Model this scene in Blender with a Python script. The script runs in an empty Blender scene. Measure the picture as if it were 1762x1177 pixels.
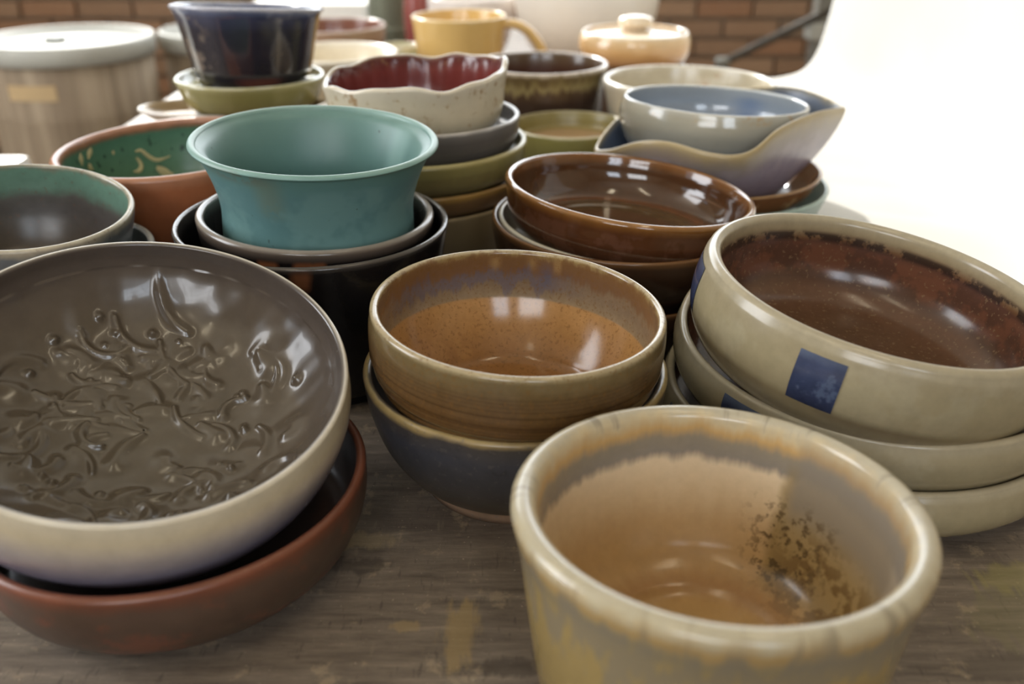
import bpy, math, random
import numpy as np
from mathutils import Vector, Matrix

random.seed(7)
rng = np.random.default_rng(11)
sc = bpy.context.scene
C = sc.collection
PI = math.pi

# ------------------------------------------------------------------ camera
# table top is z = 0, the camera stands at x = y = 0, 37 cm above it
cam_d = bpy.data.cameras.new('camera')
cam_d.sensor_width = 36.0
cam_d.lens = 36.0 * 1600 / 1762
cam_d.clip_start = 0.02
cam = bpy.data.objects.new('camera', cam_d)
C.objects.link(cam)
cam.location = (0, 0, 0.37)
cam.rotation_euler = (math.radians(90 - 26.5), 0, 0)
cam_d.dof.use_dof = True
cam_d.dof.focus_distance = 0.62
cam_d.dof.aperture_fstop = 4.6
sc.camera = cam

# ------------------------------------------------------------------ world, sun, window light
w = bpy.data.worlds.new('daylight'); sc.world = w
w.use_nodes = True
w.node_tree.nodes['Background'].inputs[0].default_value = (0.75, 0.87, 1.0, 1)
w.node_tree.nodes['Background'].inputs[1].default_value = 1.0

sun_d = bpy.data.lights.new('sun', 'SUN')
sun_d.energy = 3.8
sun_d.angle = math.radians(1.2)
sun_d.color = (1.0, 0.97, 0.92)
sun = bpy.data.objects.new('sun', sun_d); C.objects.link(sun)
sun.rotation_euler = Vector((0.42, -1.0, -0.66)).to_track_quat('-Z', 'Y').to_euler()

def window_light(name, loc, direction, sx, sy, power, col):
    d = bpy.data.lights.new(name, 'AREA'); d.shape = 'RECTANGLE'
    d.size = sx; d.size_y = sy; d.energy = power; d.color = col
    o = bpy.data.objects.new(name, d); C.objects.link(o); o.location = loc
    o.rotation_euler = Vector(direction).to_track_quat('-Z', 'Z').to_euler()
    return o
window_light('daylight_back_window', (0, 3.97, 1.41), (0, -1, 0), 5.2, 1.66, 85, (0.93, 0.97, 1.0))
window_light('daylight_front_window', (-0.75, -2.57, 1.35), (0, 1, 0), 1.3, 1.1, 30, (0.97, 0.98, 1.0))
window_light('daylight_front_window_small', (0.85, -2.57, 1.35), (0, 1, 0), 0.8, 1.1, 17, (0.80, 0.89, 1.0))
window_light('daylight_left_window', (-2.97, 0.6, 1.25), (1, 0, 0), 2.4, 1.3, 60, (0.95, 0.97, 1.0))

vs = sc.view_settings
sc.display_settings.display_device = 'sRGB'
vs.view_transform = 'Standard'; vs.look = 'None'; vs.gamma = 1.0; vs.use_curve_mapping = False
vs.exposure = 0.5

sc.cycles.max_bounces = 8; sc.cycles.diffuse_bounces = 4; sc.cycles.caustics_reflective = False; sc.cycles.caustics_refractive = False

# ------------------------------------------------------------------ helpers
def lin(h):
    h = h.lstrip('#')
    out = []
    for i in (0, 2, 4):
        c = int(h[i:i+2], 16) / 255
        out.append(c / 12.92 if c <= 0.04045 else ((c + 0.055) / 1.055) ** 2.4)
    return (*out, 1.0)

def muted(h, sat=0.90, val=0.92):
    c = lin(h)[:3]; l = 0.2126 * c[0] + 0.7152 * c[1] + 0.0722 * c[2]
    return tuple(val * (l + sat * (x - l)) for x in c) + (1.0,)

class NT:
    """small wrapper to wire nodes"""
    def __init__(s, name):
        s.m = bpy.data.materials.new(name); s.m.use_nodes = True
        s.t = s.m.node_tree; s.b = s.t.nodes['Principled BSDF']
    def n(s, kind, **kw):
        o = s.t.nodes.new(kind)
        for k, v in kw.items(): setattr(o, k, v)
        return o
    def put(s, sock, v):
        if hasattr(v, 'is_output') or isinstance(v, bpy.types.NodeSocket): s.t.links.new(v, sock)
        else: sock.default_value = v
    def math(s, op, a, b=0.0, c=None, clamp=False):
        o = s.n('ShaderNodeMath', operation=op); o.use_clamp = clamp
        s.put(o.inputs[0], a); s.put(o.inputs[1], b)
        if c is not None: s.put(o.inputs[2], c)
        return o.outputs[0]
    def vmath(s, op, a, b=None, scale=None):
        o = s.n('ShaderNodeVectorMath', operation=op)
        s.put(o.inputs[0], a)
        if b is not None: s.put(o.inputs[1], b)
        if scale is not None: s.put(o.inputs[3], scale)
        return o.outputs[0]
    def noise(s, vec, scale, detail=3, rough=0.55):
        o = s.n('ShaderNodeTexNoise'); s.put(o.inputs['Vector'], vec)
        o.inputs['Scale'].default_value = scale; o.inputs['Detail'].default_value = detail
        o.inputs['Roughness'].default_value = rough
        return o.outputs['Fac']
    def smooth(s, v, a, b):
        o = s.n('ShaderNodeMapRange', interpolation_type='SMOOTHSTEP')
        s.put(o.inputs[0], v); s.put(o.inputs[1], a); s.put(o.inputs[2], b)
        return o.outputs[0]
    def ramp(s, v, stops, interp='LINEAR'):
        o = s.n('ShaderNodeValToRGB'); s.put(o.inputs[0], v)
        cr = o.color_ramp; cr.interpolation = interp
        while len(cr.elements) < len(stops): cr.elements.new(0.5)
        for e, (p, c) in zip(cr.elements, stops): e.position = p; e.color = lin(c) if isinstance(c, str) else c
        return o.outputs[0]
    def mix(s, f, a, b, mode='MIX'):
        o = s.n('ShaderNodeMix', data_type='RGBA', blend_type=mode)
        s.put(o.inputs[0], f); s.put(o.inputs[6], a); s.put(o.inputs[7], b)
        return o.outputs[2]
    def attr(s, nm):
        return s.n('ShaderNodeAttribute', attribute_name=nm).outputs['Fac']
    def obj(s):
        return s.n('ShaderNodeTexCoord').outputs['Object']
    def bump(s, h, strength, dist=0.001):
        o = s.n('ShaderNodeBump'); o.inputs['Strength'].default_value = strength
        o.inputs['Distance'].default_value = dist; s.put(o.inputs['Height'], h)
        s.put(s.b.inputs['Normal'], o.outputs[0])
    def fin(s, col, rough=0.4, metal=0.0, coat=0.0, spec=0.5):
        s.put(s.b.inputs['Base Color'], col); s.put(s.b.inputs['Roughness'], rough)
        s.b.inputs['Metallic'].default_value = metal; s.b.inputs['Coat Weight'].default_value = coat
        s.b.inputs['Coat Roughness'].default_value = 0.06
        s.b.inputs['Specular IOR Level'].default_value = spec
        return s.m

def glaze(name, stops, rough=0.25, amp=0.05, nscale=30, mottle=0.25, mscale=60, streak=0.0, speck=None,
          layers=(), bump=0.15, bscale=90, metal=0.0, coat=0.0, seed=0.0, band=0.0, bandk=9.0, spec=0.5):
    """stops: (t, colour) with t 0 = middle of the inside, 1 = lip, 2 = foot; glaze run and mottling from noise.
    layers: dicts col, t=(a,b), ang=(deg,halfwidth), soft, run, thr: brushed or run patches of another glaze"""
    k = NT(name)
    t = k.attr('glaze_t'); a = k.attr('glaze_a')
    ob = k.vmath('ADD', k.obj(), (seed, seed * 0.7, seed * 1.3))
    nz = k.noise(ob, nscale, 3)
    tt = k.math('ADD', t, k.math('MULTIPLY', k.math('SUBTRACT', nz, 0.5), 2 * amp))
    dirv = k.n('ShaderNodeCombineXYZ')
    k.put(dirv.inputs[0], k.math('COSINE', a)); k.put(dirv.inputs[1], k.math('SINE', a))
    k.put(dirv.inputs[2], k.math('ADD', k.math('MULTIPLY', t, 0.35), seed))
    run = None
    if streak or any('run' in l for l in layers):
        run = k.noise(dirv.outputs[0], 7.0, 4, 0.6)
    if streak:
        tt = k.math('ADD', tt, k.math('MULTIPLY', k.math('SUBTRACT', run, 0.5), 2 * streak))
    col = k.ramp(k.math('MULTIPLY', tt, 0.5), [(p / 2, muted(c)) for p, c in stops])
    if band:
        bn = k.n('ShaderNodeCombineXYZ'); k.put(bn.inputs[2], k.math('MULTIPLY', t, bandk))
        bz = k.noise(bn.outputs[0], 6.0, 2)
        col = k.mix(k.math('MULTIPLY', k.math('MULTIPLY', k.smooth(bz, 0.45, 0.7), k.smooth(t, 1.08, 1.16)), band), col, k.mix(1.0, col, (0.35, 0.33, 0.33, 1), 'MULTIPLY'))
    mn = k.noise(ob, mscale, 5, 0.65)
    f = k.math('MULTIPLY_ADD', mn, 2 * mottle, 1 - mottle)
    o = k.n('ShaderNodeCombineColor'); [k.put(o.inputs[i], f) for i in range(3)]
    col = k.mix(1.0, col, o.outputs[0], 'MULTIPLY')
    for l in layers:
        sf = l.get('soft', 0.03)
        tl = t
        if 'run' in l: tl = k.math('ADD', t, k.math('MULTIPLY', k.math('SUBTRACT', run, 0.5), 2 * l['run']))
        tl = k.math('ADD', tl, k.math('MULTIPLY', k.math('SUBTRACT', mn, 0.5), 2 * l.get('jit', 0.0)))
        m = k.math('MULTIPLY', k.smooth(tl, l['t'][0] - sf, l['t'][0] + sf),
                   k.math('SUBTRACT', 1.0, k.smooth(tl, l['t'][1] - sf, l['t'][1] + sf)))
        if 'ang' in l:
            c0, hw = math.radians(l['ang'][0]), math.radians(l['ang'][1])
            d = k.math('ABSOLUTE', k.math('WRAP', k.math('SUBTRACT', a, c0), PI, -PI))
            d = k.math('ADD', d, k.math('MULTIPLY', k.math('SUBTRACT', nz, 0.5), 2 * l.get('ajit', 0.05)))
            as_ = l.get('asoft', 0.05)
            m = k.math('MULTIPLY', m, k.math('SUBTRACT', 1.0, k.smooth(d, hw - as_, hw + as_)))
        if 'thr' in l:
            ns = k.noise(ob, l.get('nscale', 120), 4, 0.65)
            m = k.math('MULTIPLY', m, k.smooth(ns, l['thr'] - 0.05, l['thr'] + 0.05))
        m = k.math('MULTIPLY', m, l.get('k', 1.0))
        col = k.mix(m, col, muted(l['col']))
    if speck:
        sn = k.noise(ob, speck[0], 2, 0.5)
        sm = k.math('MULTIPLY', k.smooth(sn, speck[1], speck[1] + 0.06), speck[3])
        if len(speck) > 4: sm = k.math('MULTIPLY', sm, k.math('SUBTRACT', 1.0, k.smooth(t, speck[4] - 0.02, speck[4])))
        col = k.mix(sm, col, muted(speck[2]))
    if bump: k.bump(k.noise(ob, bscale, 3), bump)
    # the bare clay of the foot is rough
    rg = k.math('ADD', k.math('MULTIPLY', k.smooth(t, 1.93, 1.97), 0.5), k.math('MULTIPLY_ADD', mn, 0.12, rough - 0.06), clamp=True)
    return k.fin(col, rg, metal, coat, spec)

def tag(o, label, cat, group=None, kind=None):
    o['label'] = label; o['category'] = cat
    if group: o['group'] = group
    if kind: o['kind'] = kind
    return o

def empty(name, loc=(0, 0, 0), rot=None):
    o = bpy.data.objects.new(name, None); C.objects.link(o); o.location = loc
    o.empty_display_size = 0.03
    if rot is not None: o.rotation_euler = rot
    return o

def link(name, me, mat, parent=None):
    o = bpy.data.objects.new(name, me); C.objects.link(o)
    if mat is not None and not me.materials: me.materials.append(mat)
    if parent: o.parent = parent
    return o

def crom(pts, n):
    """Catmull-Rom resample of an open list of points, spaced by arc length"""
    p = np.array(pts, float)
    q = np.vstack([2 * p[0] - p[1], p, 2 * p[-1] - p[-2]])
    out = []
    for i in range(1, len(q) - 2):
        s = np.linspace(0, 1, 24, endpoint=False)[:, None]
        a, b, c, d = q[i - 1], q[i], q[i + 1], q[i + 2]
        out.append(0.5 * (2 * b + (c - a) * s + (2 * a - 5 * b + 4 * c - d) * s**2 + (3 * b - a - 3 * c + d) * s**3))
    out = np.vstack(out + [p[-1:]])
    L = np.r_[0, np.cumsum(np.linalg.norm(np.diff(out, axis=0), axis=1))]
    s = np.linspace(0, L[-1], n)
    return np.stack([np.interp(s, L, out[:, k]) for k in range(out.shape[1])], 1)

def grid_normals(P):
    du = np.gradient(P, axis=0)
    dv = np.roll(P, -1, 1) - np.roll(P, 1, 1)
    N = np.cross(du, dv)
    l = np.linalg.norm(N, axis=2, keepdims=True)
    bad = l[..., 0] < 1e-12
    N = N / np.maximum(l, 1e-12)
    N[bad] = 0
    return N

def grid_part(name, P, N, T, A, rows, mat, parent, cols=None):
    """one mesh from a band of rows (and columns) of a closed surface grid"""
    r0, r1 = rows
    n, m = P.shape[:2]
    if cols is None:
        idx = np.arange(m); closed = True
    else:
        idx = np.arange(cols[0], cols[1] + 1) % m; closed = False
    p = P[r0:r1 + 1][:, idx].reshape(-1, 3); nn = N[r0:r1 + 1][:, idx].reshape(-1, 3)
    t = T[r0:r1 + 1][:, idx].reshape(-1); a = A[r0:r1 + 1][:, idx].reshape(-1)
    R = r1 - r0 + 1; M = len(idx)
    i, j = np.meshgrid(np.arange(R - 1), np.arange(M if closed else M - 1), indexing='ij')
    j2 = (j + 1) % M
    f = np.stack([i * M + j, (i + 1) * M + j, (i + 1) * M + j2, i * M + j2], -1).reshape(-1, 4)
    me = bpy.data.meshes.new(name)
    me.from_pydata(p.tolist(), [], f.tolist())
    me.polygons.foreach_set('use_smooth', np.ones(len(f), bool))
    for nm, v in (('glaze_t', t), ('glaze_a', a)):
        at = me.attributes.new(nm, 'FLOAT', 'POINT'); at.data.foreach_set('value', v.astype(np.float32))
    me.update()
    me.normals_split_custom_set_from_vertices(nn.tolist())
    return link(name, me, mat, parent)

def tilt_matrix(tx, ty):
    nrm = np.array([-tx, -ty, 1.0], float); nrm /= np.linalg.norm(nrm)
    u = np.array([1, 0, tx], float); u /= np.linalg.norm(u)
    v = np.cross(nrm, u)
    return Matrix(((u[0], v[0], nrm[0]), (u[1], v[1], nrm[1]), (u[2], v[2], nrm[2]))), nrm

def vessel(name, label, cat, rim, R, H, outer, mat, th=0.006, floor=0.012, inner=None, tilt=(0, 0), foot=0.006,
           lip=None, group=None, deform=None, relief=None, res=(96, 34, 34), patches=(), foot_mat=None, oval=1.0,
           wob=0.004, sub=True, lean=(0, 0)):
    """a thrown pot: rim = middle of the mouth, R = radius of the mouth, H = height from foot to lip,
    outer = (radius/R, height/H) from foot to lip"""
    M3, nrm = tilt_matrix(*tilt)
    base = np.array(rim) - nrm * H
    m, ni, no = res
    rr = lip if lip else th * 0.5
    O = [(fr * R, max(fh * H, foot)) for fr, fh in outer]
    # lip: a half round between inside and outside wall
    Ro = O[-1][0]; zt = H
    O[-1] = (Ro, zt - rr)
    Oc = crom(O, no)
    if inner is None:
        # follow the outer wall at wall thickness
        d = np.gradient(Oc, axis=0); d /= np.linalg.norm(d, axis=1, keepdims=True)
        nv = np.stack([d[:, 1], -d[:, 0]], 1)
        s = np.linspace(0, 1, len(Oc))[:, None]
        q = Oc - nv * (th * (1 - s) + 2 * rr * s)
        q = q[(q[:, 1] > floor + 0.12 * (H - floor)) & (q[:, 0] > 0.3 * R)]
        r1, z1 = q[0]
        q[-1] = (Ro - 2 * rr, zt - rr)
        fl = [(0.0, floor), (r1 * 0.35, floor + 0.0005), (r1 * 0.7, floor + 0.06 * (z1 - floor)), (r1 * 0.92, floor + 0.42 * (z1 - floor))]
        I = fl + [tuple(v) for v in q[:: max(1, len(q) // 7)]]
        if I[-1][1] < zt - rr - 1e-6: I.append((Ro - 2 * rr, zt - rr))
    else:
        I = [(fr * R, fh * H) for fr, fh in inner]
        I[-1] = (Ro - 2 * rr, zt - rr)
    Ic = crom(I, ni)
    al = np.linspace(PI, 0, 11)[1:-1]
    L = np.stack([Ro - rr + rr * np.cos(al), zt - rr + rr * np.sin(al)], 1)
    fr_ = O[0][0]
    Fo = np.array([(fr_, foot), (fr_ * 0.985, foot * 0.5), (fr_ * 0.97, 0.0), (fr_ * 0.86, 0.0), (fr_ * 0.83, foot * 0.5), (fr_ * 0.5, foot * 0.55), (0.0, foot * 0.55)])
    prof = np.vstack([Ic, L, Oc[::-1], Fo[1:]])
    nI, nL, nO, nF = len(Ic), len(L), len(Oc), len(Fo) - 1
    T = np.r_[np.linspace(0, 0.95, nI), np.linspace(0.955, 1.045, nL), np.linspace(1.05, 1.94, nO), np.linspace(1.96, 2.0, nF)]
    th_ = np.linspace(-PI, PI, m, endpoint=False)
    A = np.repeat(th_[None], len(prof), 0); TT = np.repeat(T[:, None], m, 1)
    rad = np.repeat(prof[:, :1], m, 1); zz = np.repeat(prof[:, 1:], m, 1)
    ph = rng.uniform(0, 6.28, 3)
    hgt = zz / H
    rad = rad * (1 + hgt * (wob * np.sin(2 * A + ph[0]) + 0.5 * wob * np.sin(3 * A + ph[1])))
    zz = zz + hgt**2 * wob * 0.35 * R * np.sin(2 * A + ph[2])
    zz = zz + hgt * (lean[0] * rad * np.cos(A) + lean[1] * rad * np.sin(A))   # lip not quite level, foot flat
    if deform: rad, zz = deform(rad, zz, A, TT, R, H)
    P = np.stack([rad * np.cos(A), rad * np.sin(A) * oval, zz], -1)
    if relief is not None:
        N = grid_normals(P)
        P = P + N * relief(P, A, TT)[..., None]
    N = grid_normals(P)
    N[0] = (0, 0, 1); N[-1] = (0, 0, -1)
    if N[2, 0, 2] < 0: N = -N; N[0] = (0, 0, 1); N[-1] = (0, 0, -1)
    root = empty(name, tuple(base)); root.rotation_euler = M3.to_euler()
    tag(root, label, cat, group)
    e1, e2, e3 = nI - 1 - 1, nI + nL, nI + nL + nO - 1
    # faces wind so that the outside looks outwards
    if sub:
        grid_part('interior', P, N, TT, A, (0, e1), mat, root)
        grid_part('rim', P, N, TT, A, (e1, e2), mat, root)
        grid_part('exterior', P, N, TT, A, (e2, e3), mat, root)
        grid_part('foot_ring', P, N, TT, A, (e3, len(prof) - 1), foot_mat or mat, root)
    else:
        grid_part('body', P, N, TT, A, (0, len(prof) - 1), mat, root)
    for (pn, a0, a1, t0, t1, pm) in patches:
        r0 = int(np.argmin(abs(T - t0))); r1 = int(np.argmin(abs(T - t1)))
        c0 = int(round((math.radians(a0) + PI) / (2 * PI) * m)); c1 = int(round((math.radians(a1) + PI) / (2 * PI) * m))
        if c1 < c0: c1 += m
        grid_part(pn, P + N * 0.0004, N, TT, A, (r0, r1), pm, root, (c0, c1))
    return root

def box_mesh(name, size, off=(0, 0, 0), bev=0.0):
    import bmesh
    bm = bmesh.new(); bmesh.ops.create_cube(bm, size=1.0)
    for v in bm.verts: v.co = Vector((v.co.x * size[0] + off[0], v.co.y * size[1] + off[1], v.co.z * size[2] + off[2]))
    if bev: bmesh.ops.bevel(bm, geom=bm.edges[:], offset=bev, segments=2, profile=0.7, affect='EDGES')
    me = bpy.data.meshes.new(name); bm.to_mesh(me); bm.free()
    return me

def boxes_mesh(name, lst):
    V, Fc = [], []
    for (x0, x1, y0, y1, z0, z1) in lst:
        b = len(V)
        V += [(x, y, z) for z in (z0, z1) for y in (y0, y1) for x in (x0, x1)]
        Fc += [tuple(b + i for i in f) for f in ((0, 2, 3, 1), (4, 5, 7, 6), (0, 1, 5, 4), (2, 6, 7, 3), (0, 4, 6, 2), (1, 3, 7, 5))]
    me = bpy.data.meshes.new(name); me.from_pydata(V, [], Fc); me.update()
    return me

def lathe_mesh(name, prof, m=64, smooth=True):
    prof = np.array(prof, float); th = np.linspace(0, 2 * PI, m, endpoint=False)
    P = np.stack([prof[:, :1] * np.cos(th), prof[:, :1] * np.sin(th), np.repeat(prof[:, 1:], m, 1)], -1).reshape(-1, 3)
    F = [(i * m + j, i * m + (j + 1) % m, (i + 1) * m + (j + 1) % m, (i + 1) * m + j) for i in range(len(prof) - 1) for j in range(m)]
    me = bpy.data.meshes.new(name); me.from_pydata(P.tolist(), [], F)
    me.polygons.foreach_set('use_smooth', np.full(len(F), smooth)); me.update()
    return me

def tube_mesh(name, pts, rads, m=14, flat=1.0):
    pts = crom(pts, 30); rads = np.interp(np.linspace(0, 1, 30), np.linspace(0, 1, len(rads)), rads)
    V, F = [], []
    for i, p in enumerate(pts):
        d = Vector((pts[min(i + 1, 29)] - pts[max(i - 1, 0)]).tolist()).normalized()
        u = d.cross(Vector((0, 1, 0.02))).normalized(); v = d.cross(u)
        for j in range(m):
            a = 2 * PI * j / m
            V.append(tuple(Vector(p.tolist()) + float(rads[i]) * (math.cos(a) * u + flat * math.sin(a) * v)))
    for i in range(29):
        for j in range(m): F.append((i * m + j, i * m + (j + 1) % m, (i + 1) * m + (j + 1) % m, (i + 1) * m + j))
    F += [tuple(range(m))[::-1], tuple(29 * m + j for j in range(m))]
    me = bpy.data.meshes.new(name); me.from_pydata(V, [], F)
    me.polygons.foreach_set('use_smooth', np.ones(len(F), bool)); me.update()
    return me

def plain(name, col, rough=0.6, var=0.2, scale=(8, 8, 8), metal=0.0, bump=0.0, col2=None):
    k = NT(name)
    v = k.vmath('MULTIPLY', k.obj(), scale)
    n = k.noise(v, 1.0, 5, 0.6)
    c2 = lin(col2) if col2 else tuple(x * (1 - var) for x in lin(col)[:3]) + (1,)
    c = k.mix(k.smooth(n, 0.35, 0.65), lin(col), c2)
    if bump: k.bump(n, bump, 0.004)
    return k.fin(c, rough, metal)

# ------------------------------------------------------------------ room
FLOOR = -0.75; CEIL = 2.45; YB = 4.0; YF = -2.6; XL = -3.0; XR = 3.0
m_plaster = plain('painted_plaster', '#b9a98f', 0.9, 0.12, (2, 2, 2))
m_ceil = plain('ceiling_paint', '#c9c0ae', 0.9, 0.08, (1, 1, 1))
m_conc = plain('concrete_floor', '#8d7f6e', 0.8, 0.3, (3, 3, 3), bump=0.1)
m_mortar = plain('mortar', '#9c8a76', 0.95, 0.25, (25, 25, 25), bump=0.3)
m_frame = plain('white_window_paint', '#d8d4ca', 0.5, 0.08)

def struct(name, me, mat, parent=None):
    o = link(name, me, mat, parent); o['kind'] = 'structure'; return o
struct('floor', boxes_mesh('floor', [(XL, XR, YF, YB, FLOOR - 0.1, FLOOR)]), m_conc)
struct('ceiling', boxes_mesh('ceiling', [(XL, XR, YF, YB + 0.3, CEIL, CEIL + 0.1)]), m_ceil)
WZ0, WZ1 = 0.58, 2.24
wall_back = struct('wall_back', boxes_mesh('wall_back', [
    (XL, XR, YB, YB + 0.2, FLOOR, WZ0), (XL, XR, YB, YB + 0.2, WZ1, CEIL),
    (XL, -2.6, YB, YB + 0.2, WZ0, WZ1), (2.6, XR, YB, YB + 0.2, WZ0, WZ1)]), m_mortar)
def wall_with_holes_x(name, y, holes, mat):
    L = []; xs = XL
    for (x0, x1, z0, z1) in holes:
        L.append((xs, x0, y - 0.15, y, FLOOR, CEIL)); L.append((x0, x1, y - 0.15, y, FLOOR, z0)); L.append((x0, x1, y - 0.15, y, z1, CEIL)); xs = x1
    L.append((xs, XR, y - 0.15, y, FLOOR, CEIL))
    return struct(name, boxes_mesh(name, L), mat)
wall_with_holes_x('wall_front', YF, [(-1.4, -0.1, 0.8, 1.9), (0.45, 1.25, 0.8, 1.9)], m_plaster)
struct('wall_right', boxes_mesh('wall_right', [(XR, XR + 0.15, YF, YB, FLOOR, CEIL)]), m_plaster)
struct('wall_left', boxes_mesh('wall_left', [(XL - 0.15, XL, YF, -0.6, FLOOR, CEIL), (XL - 0.15, XL, 1.8, YB, FLOOR, CEIL),
       (XL - 0.15, XL, -0.6, 1.8, FLOOR, 0.6), (XL - 0.15, XL, -0.6, 1.8, 1.9, CEIL)]), m_plaster)
def window_bars(name, x0, x1, z0, z1, y, nx, nz, wbar=0.03):
    L = []
    for i in range(nx + 1):
        x = x0 + (x1 - x0) * i / nx; L.append((x - wbar / 2, x + wbar / 2, y - 0.03, y, z0, z1))
    for i in range(nz + 1):
        z = z0 + (z1 - z0) * i / nz; L.append((x0, x1, y - 0.028, y - 0.002, z - wbar / 2, z + wbar / 2))
    return struct(name, boxes_mesh(name, L), m_frame)
window_bars('window_1', -2.6, 2.6, WZ0, WZ1, YB - 0.035, 4, 1, 0.035)
window_bars('window_2', -1.4, -0.1, 0.8, 1.9, YF + 0.06, 4, 3)
window_bars('window_3', 0.45, 1.25, 0.8, 1.9, YF + 0.06, 2, 3)

# bricks of the back wall, each one a piece
kb = NT('brick_clay')
ri = kb.n('ShaderNodeObjectInfo').outputs['Random']
bc = kb.ramp(ri, [(0.0, '#7d5f48'), (0.3, '#8f7058'), (0.55, '#8a5f42'), (0.8, '#9b7f66'), (1.0, '#74604f')])
bn = kb.noise(kb.obj(), 30, 4)
bc = kb.mix(kb.math('MULTIPLY', bn, 0.5), bc, lin('#a58b72'))
kb.bump(bn, 0.4, 0.003)
m_brick = kb.fin(bc, 0.9)
bl, bh = 0.215, 0.06
brick_me = [box_mesh('brick', (bl, 0.05, bh)) for _ in range(1)]
for me in brick_me: me.materials.append(m_brick)
for row in range(11):
    z = FLOOR + 0.04 + row * 0.076
    for cidx in range(23):
        x = -2.56 + cidx * 0.228 + (0.114 if row % 2 else 0)
        if x > 2.5: continue
        b = bpy.data.objects.new('brick', brick_me[0]); C.objects.link(b)
        b.location = (x, YB - 0.008 + random.uniform(-0.004, 0.003), z); b.rotation_euler = (0, random.uniform(-0.006, 0.006), random.uniform(-0.01, 0.01))
        b.parent = wall_back

# ceiling tube lamps
m_tube = bpy.data.materials.new('lamp_tube_glow'); m_tube.use_nodes = True
pb = m_tube.node_tree.nodes['Principled BSDF']
pb.inputs['Base Color'].default_value = (0.9, 0.9, 0.88, 1)
pb.inputs['Emission Color'].default_value = (1.0, 0.86, 0.62, 1); pb.inputs['Emission Strength'].default_value = 9.0
m_lampbody = plain('lamp_housing_white', '#dcd8cf', 0.5, 0.05)
for i, (x, y, lab) in enumerate([(-0.55, -0.7, 'white ceiling tube lamp on the window side of the room'), (0.75, 0.1, 'white ceiling tube lamp above the middle of the table')]):
    r = empty('tube_lamp', (x, y, CEIL)); tag(r, lab, 'lamp', 'ceiling tube lamps')
    link('housing', box_mesh('housing', (0.14, 1.3, 0.06), (0, 0, -0.03), 0.008), m_lampbody, r)
    for s in (-1, 1):
        t = link('tube', lathe_mesh('tube', [(0, -0.6), (0.016, -0.6), (0.016, 0.6), (0, 0.6)], 16), m_tube, r)
        t.rotation_euler = (PI / 2, 0, 0); t.location = (s * 0.04, 0, -0.078)

# ------------------------------------------------------------------ work table
k = NT('weathered_wood')
ob = k.obj()
g1 = k.noise(k.vmath('MULTIPLY', ob, (16, 120, 40)), 1.0, 8, 0.72)
g2 = k.noise(k.vmath('MULTIPLY', ob, (9, 14, 9)), 1.0, 5, 0.6)
g3 = k.noise(k.vmath('MULTIPLY', ob, (140, 30, 30)), 1.0, 4, 0.6)
warp = k.vmath('ADD', ob, k.vmath('SCALE', k.n('ShaderNodeTexNoise').outputs['Color'], scale=0.0))
c = k.ramp(g1, [(0.28, '#40372f'), (0.42, '#655a4f'), (0.58, '#7a6e61'), (0.75, '#9c8e7a')])
g6 = k.noise(k.vmath('MULTIPLY', ob, (260, 55, 40)), 1.0, 3, 0.6)
c = k.mix(k.math('MULTIPLY', k.smooth(g6, 0.60, 0.70), 0.5), c, lin('#3f362f'))
c = k.mix(k.math('MULTIPLY', k.smooth(g2, 0.5, 0.72), 0.7), c, lin('#4f453d'))
c = k.mix(k.math('MULTIPLY', k.smooth(g3, 0.62, 0.72), 0.35), c, lin('#8d806c'))
g4 = k.noise(ob, 38, 5, 0.7)
c = k.mix(k.math('MULTIPLY', k.smooth(g4, 0.57, 0.66), 0.55), c, lin('#a08f76'))
g5 = k.noise(ob, 420, 2, 0.5)
c = k.mix(k.math('MULTIPLY', k.smooth(g5, 0.70, 0.74), 0.6), c, lin('#b9ad98'))
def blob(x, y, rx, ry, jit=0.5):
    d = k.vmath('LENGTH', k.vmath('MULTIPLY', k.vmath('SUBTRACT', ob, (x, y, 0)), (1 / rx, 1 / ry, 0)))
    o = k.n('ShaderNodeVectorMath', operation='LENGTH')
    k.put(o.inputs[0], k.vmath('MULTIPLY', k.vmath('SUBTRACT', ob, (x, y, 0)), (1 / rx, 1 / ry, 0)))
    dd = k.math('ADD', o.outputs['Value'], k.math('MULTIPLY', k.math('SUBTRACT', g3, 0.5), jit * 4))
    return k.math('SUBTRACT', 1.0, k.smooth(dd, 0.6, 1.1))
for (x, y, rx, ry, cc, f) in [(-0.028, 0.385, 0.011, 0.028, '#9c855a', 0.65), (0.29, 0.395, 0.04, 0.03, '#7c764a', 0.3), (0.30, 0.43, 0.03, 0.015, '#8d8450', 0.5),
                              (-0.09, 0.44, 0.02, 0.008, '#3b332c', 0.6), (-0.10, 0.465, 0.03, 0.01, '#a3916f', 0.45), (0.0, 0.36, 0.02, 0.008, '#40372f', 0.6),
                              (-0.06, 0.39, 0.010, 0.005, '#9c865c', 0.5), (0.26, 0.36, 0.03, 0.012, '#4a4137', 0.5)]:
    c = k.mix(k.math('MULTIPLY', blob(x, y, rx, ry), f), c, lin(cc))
k.bump(k.math('ADD', g1, k.math('MULTIPLY', g4, 0.8)), 0.35, 0.0015)
m_wood = k.fin(c, k.math('MULTIPLY_ADD', g2, 0.3, 0.42))
TX0, TX1, TY0, TY1 = -0.65, 0.76, 0.02, 1.93
table = empty('work_table', ((TX0 + TX1) / 2, (TY0 + TY1) / 2, FLOOR)); tag(table, 'long weathered grey-brown wooden work table under the pottery', 'table')
tc = Vector(table.location)
def tpart(nm, x0, x1, y0, y1, z0, z1, bev=0.004):
    o = link(nm, box_mesh(nm, (x1 - x0, y1 - y0, z1 - z0), (0, 0, 0), bev), m_wood, table)
    o.location = Vector(((x0 + x1) / 2, (y0 + y1) / 2, (z0 + z1) / 2)) - tc
    return o
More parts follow.
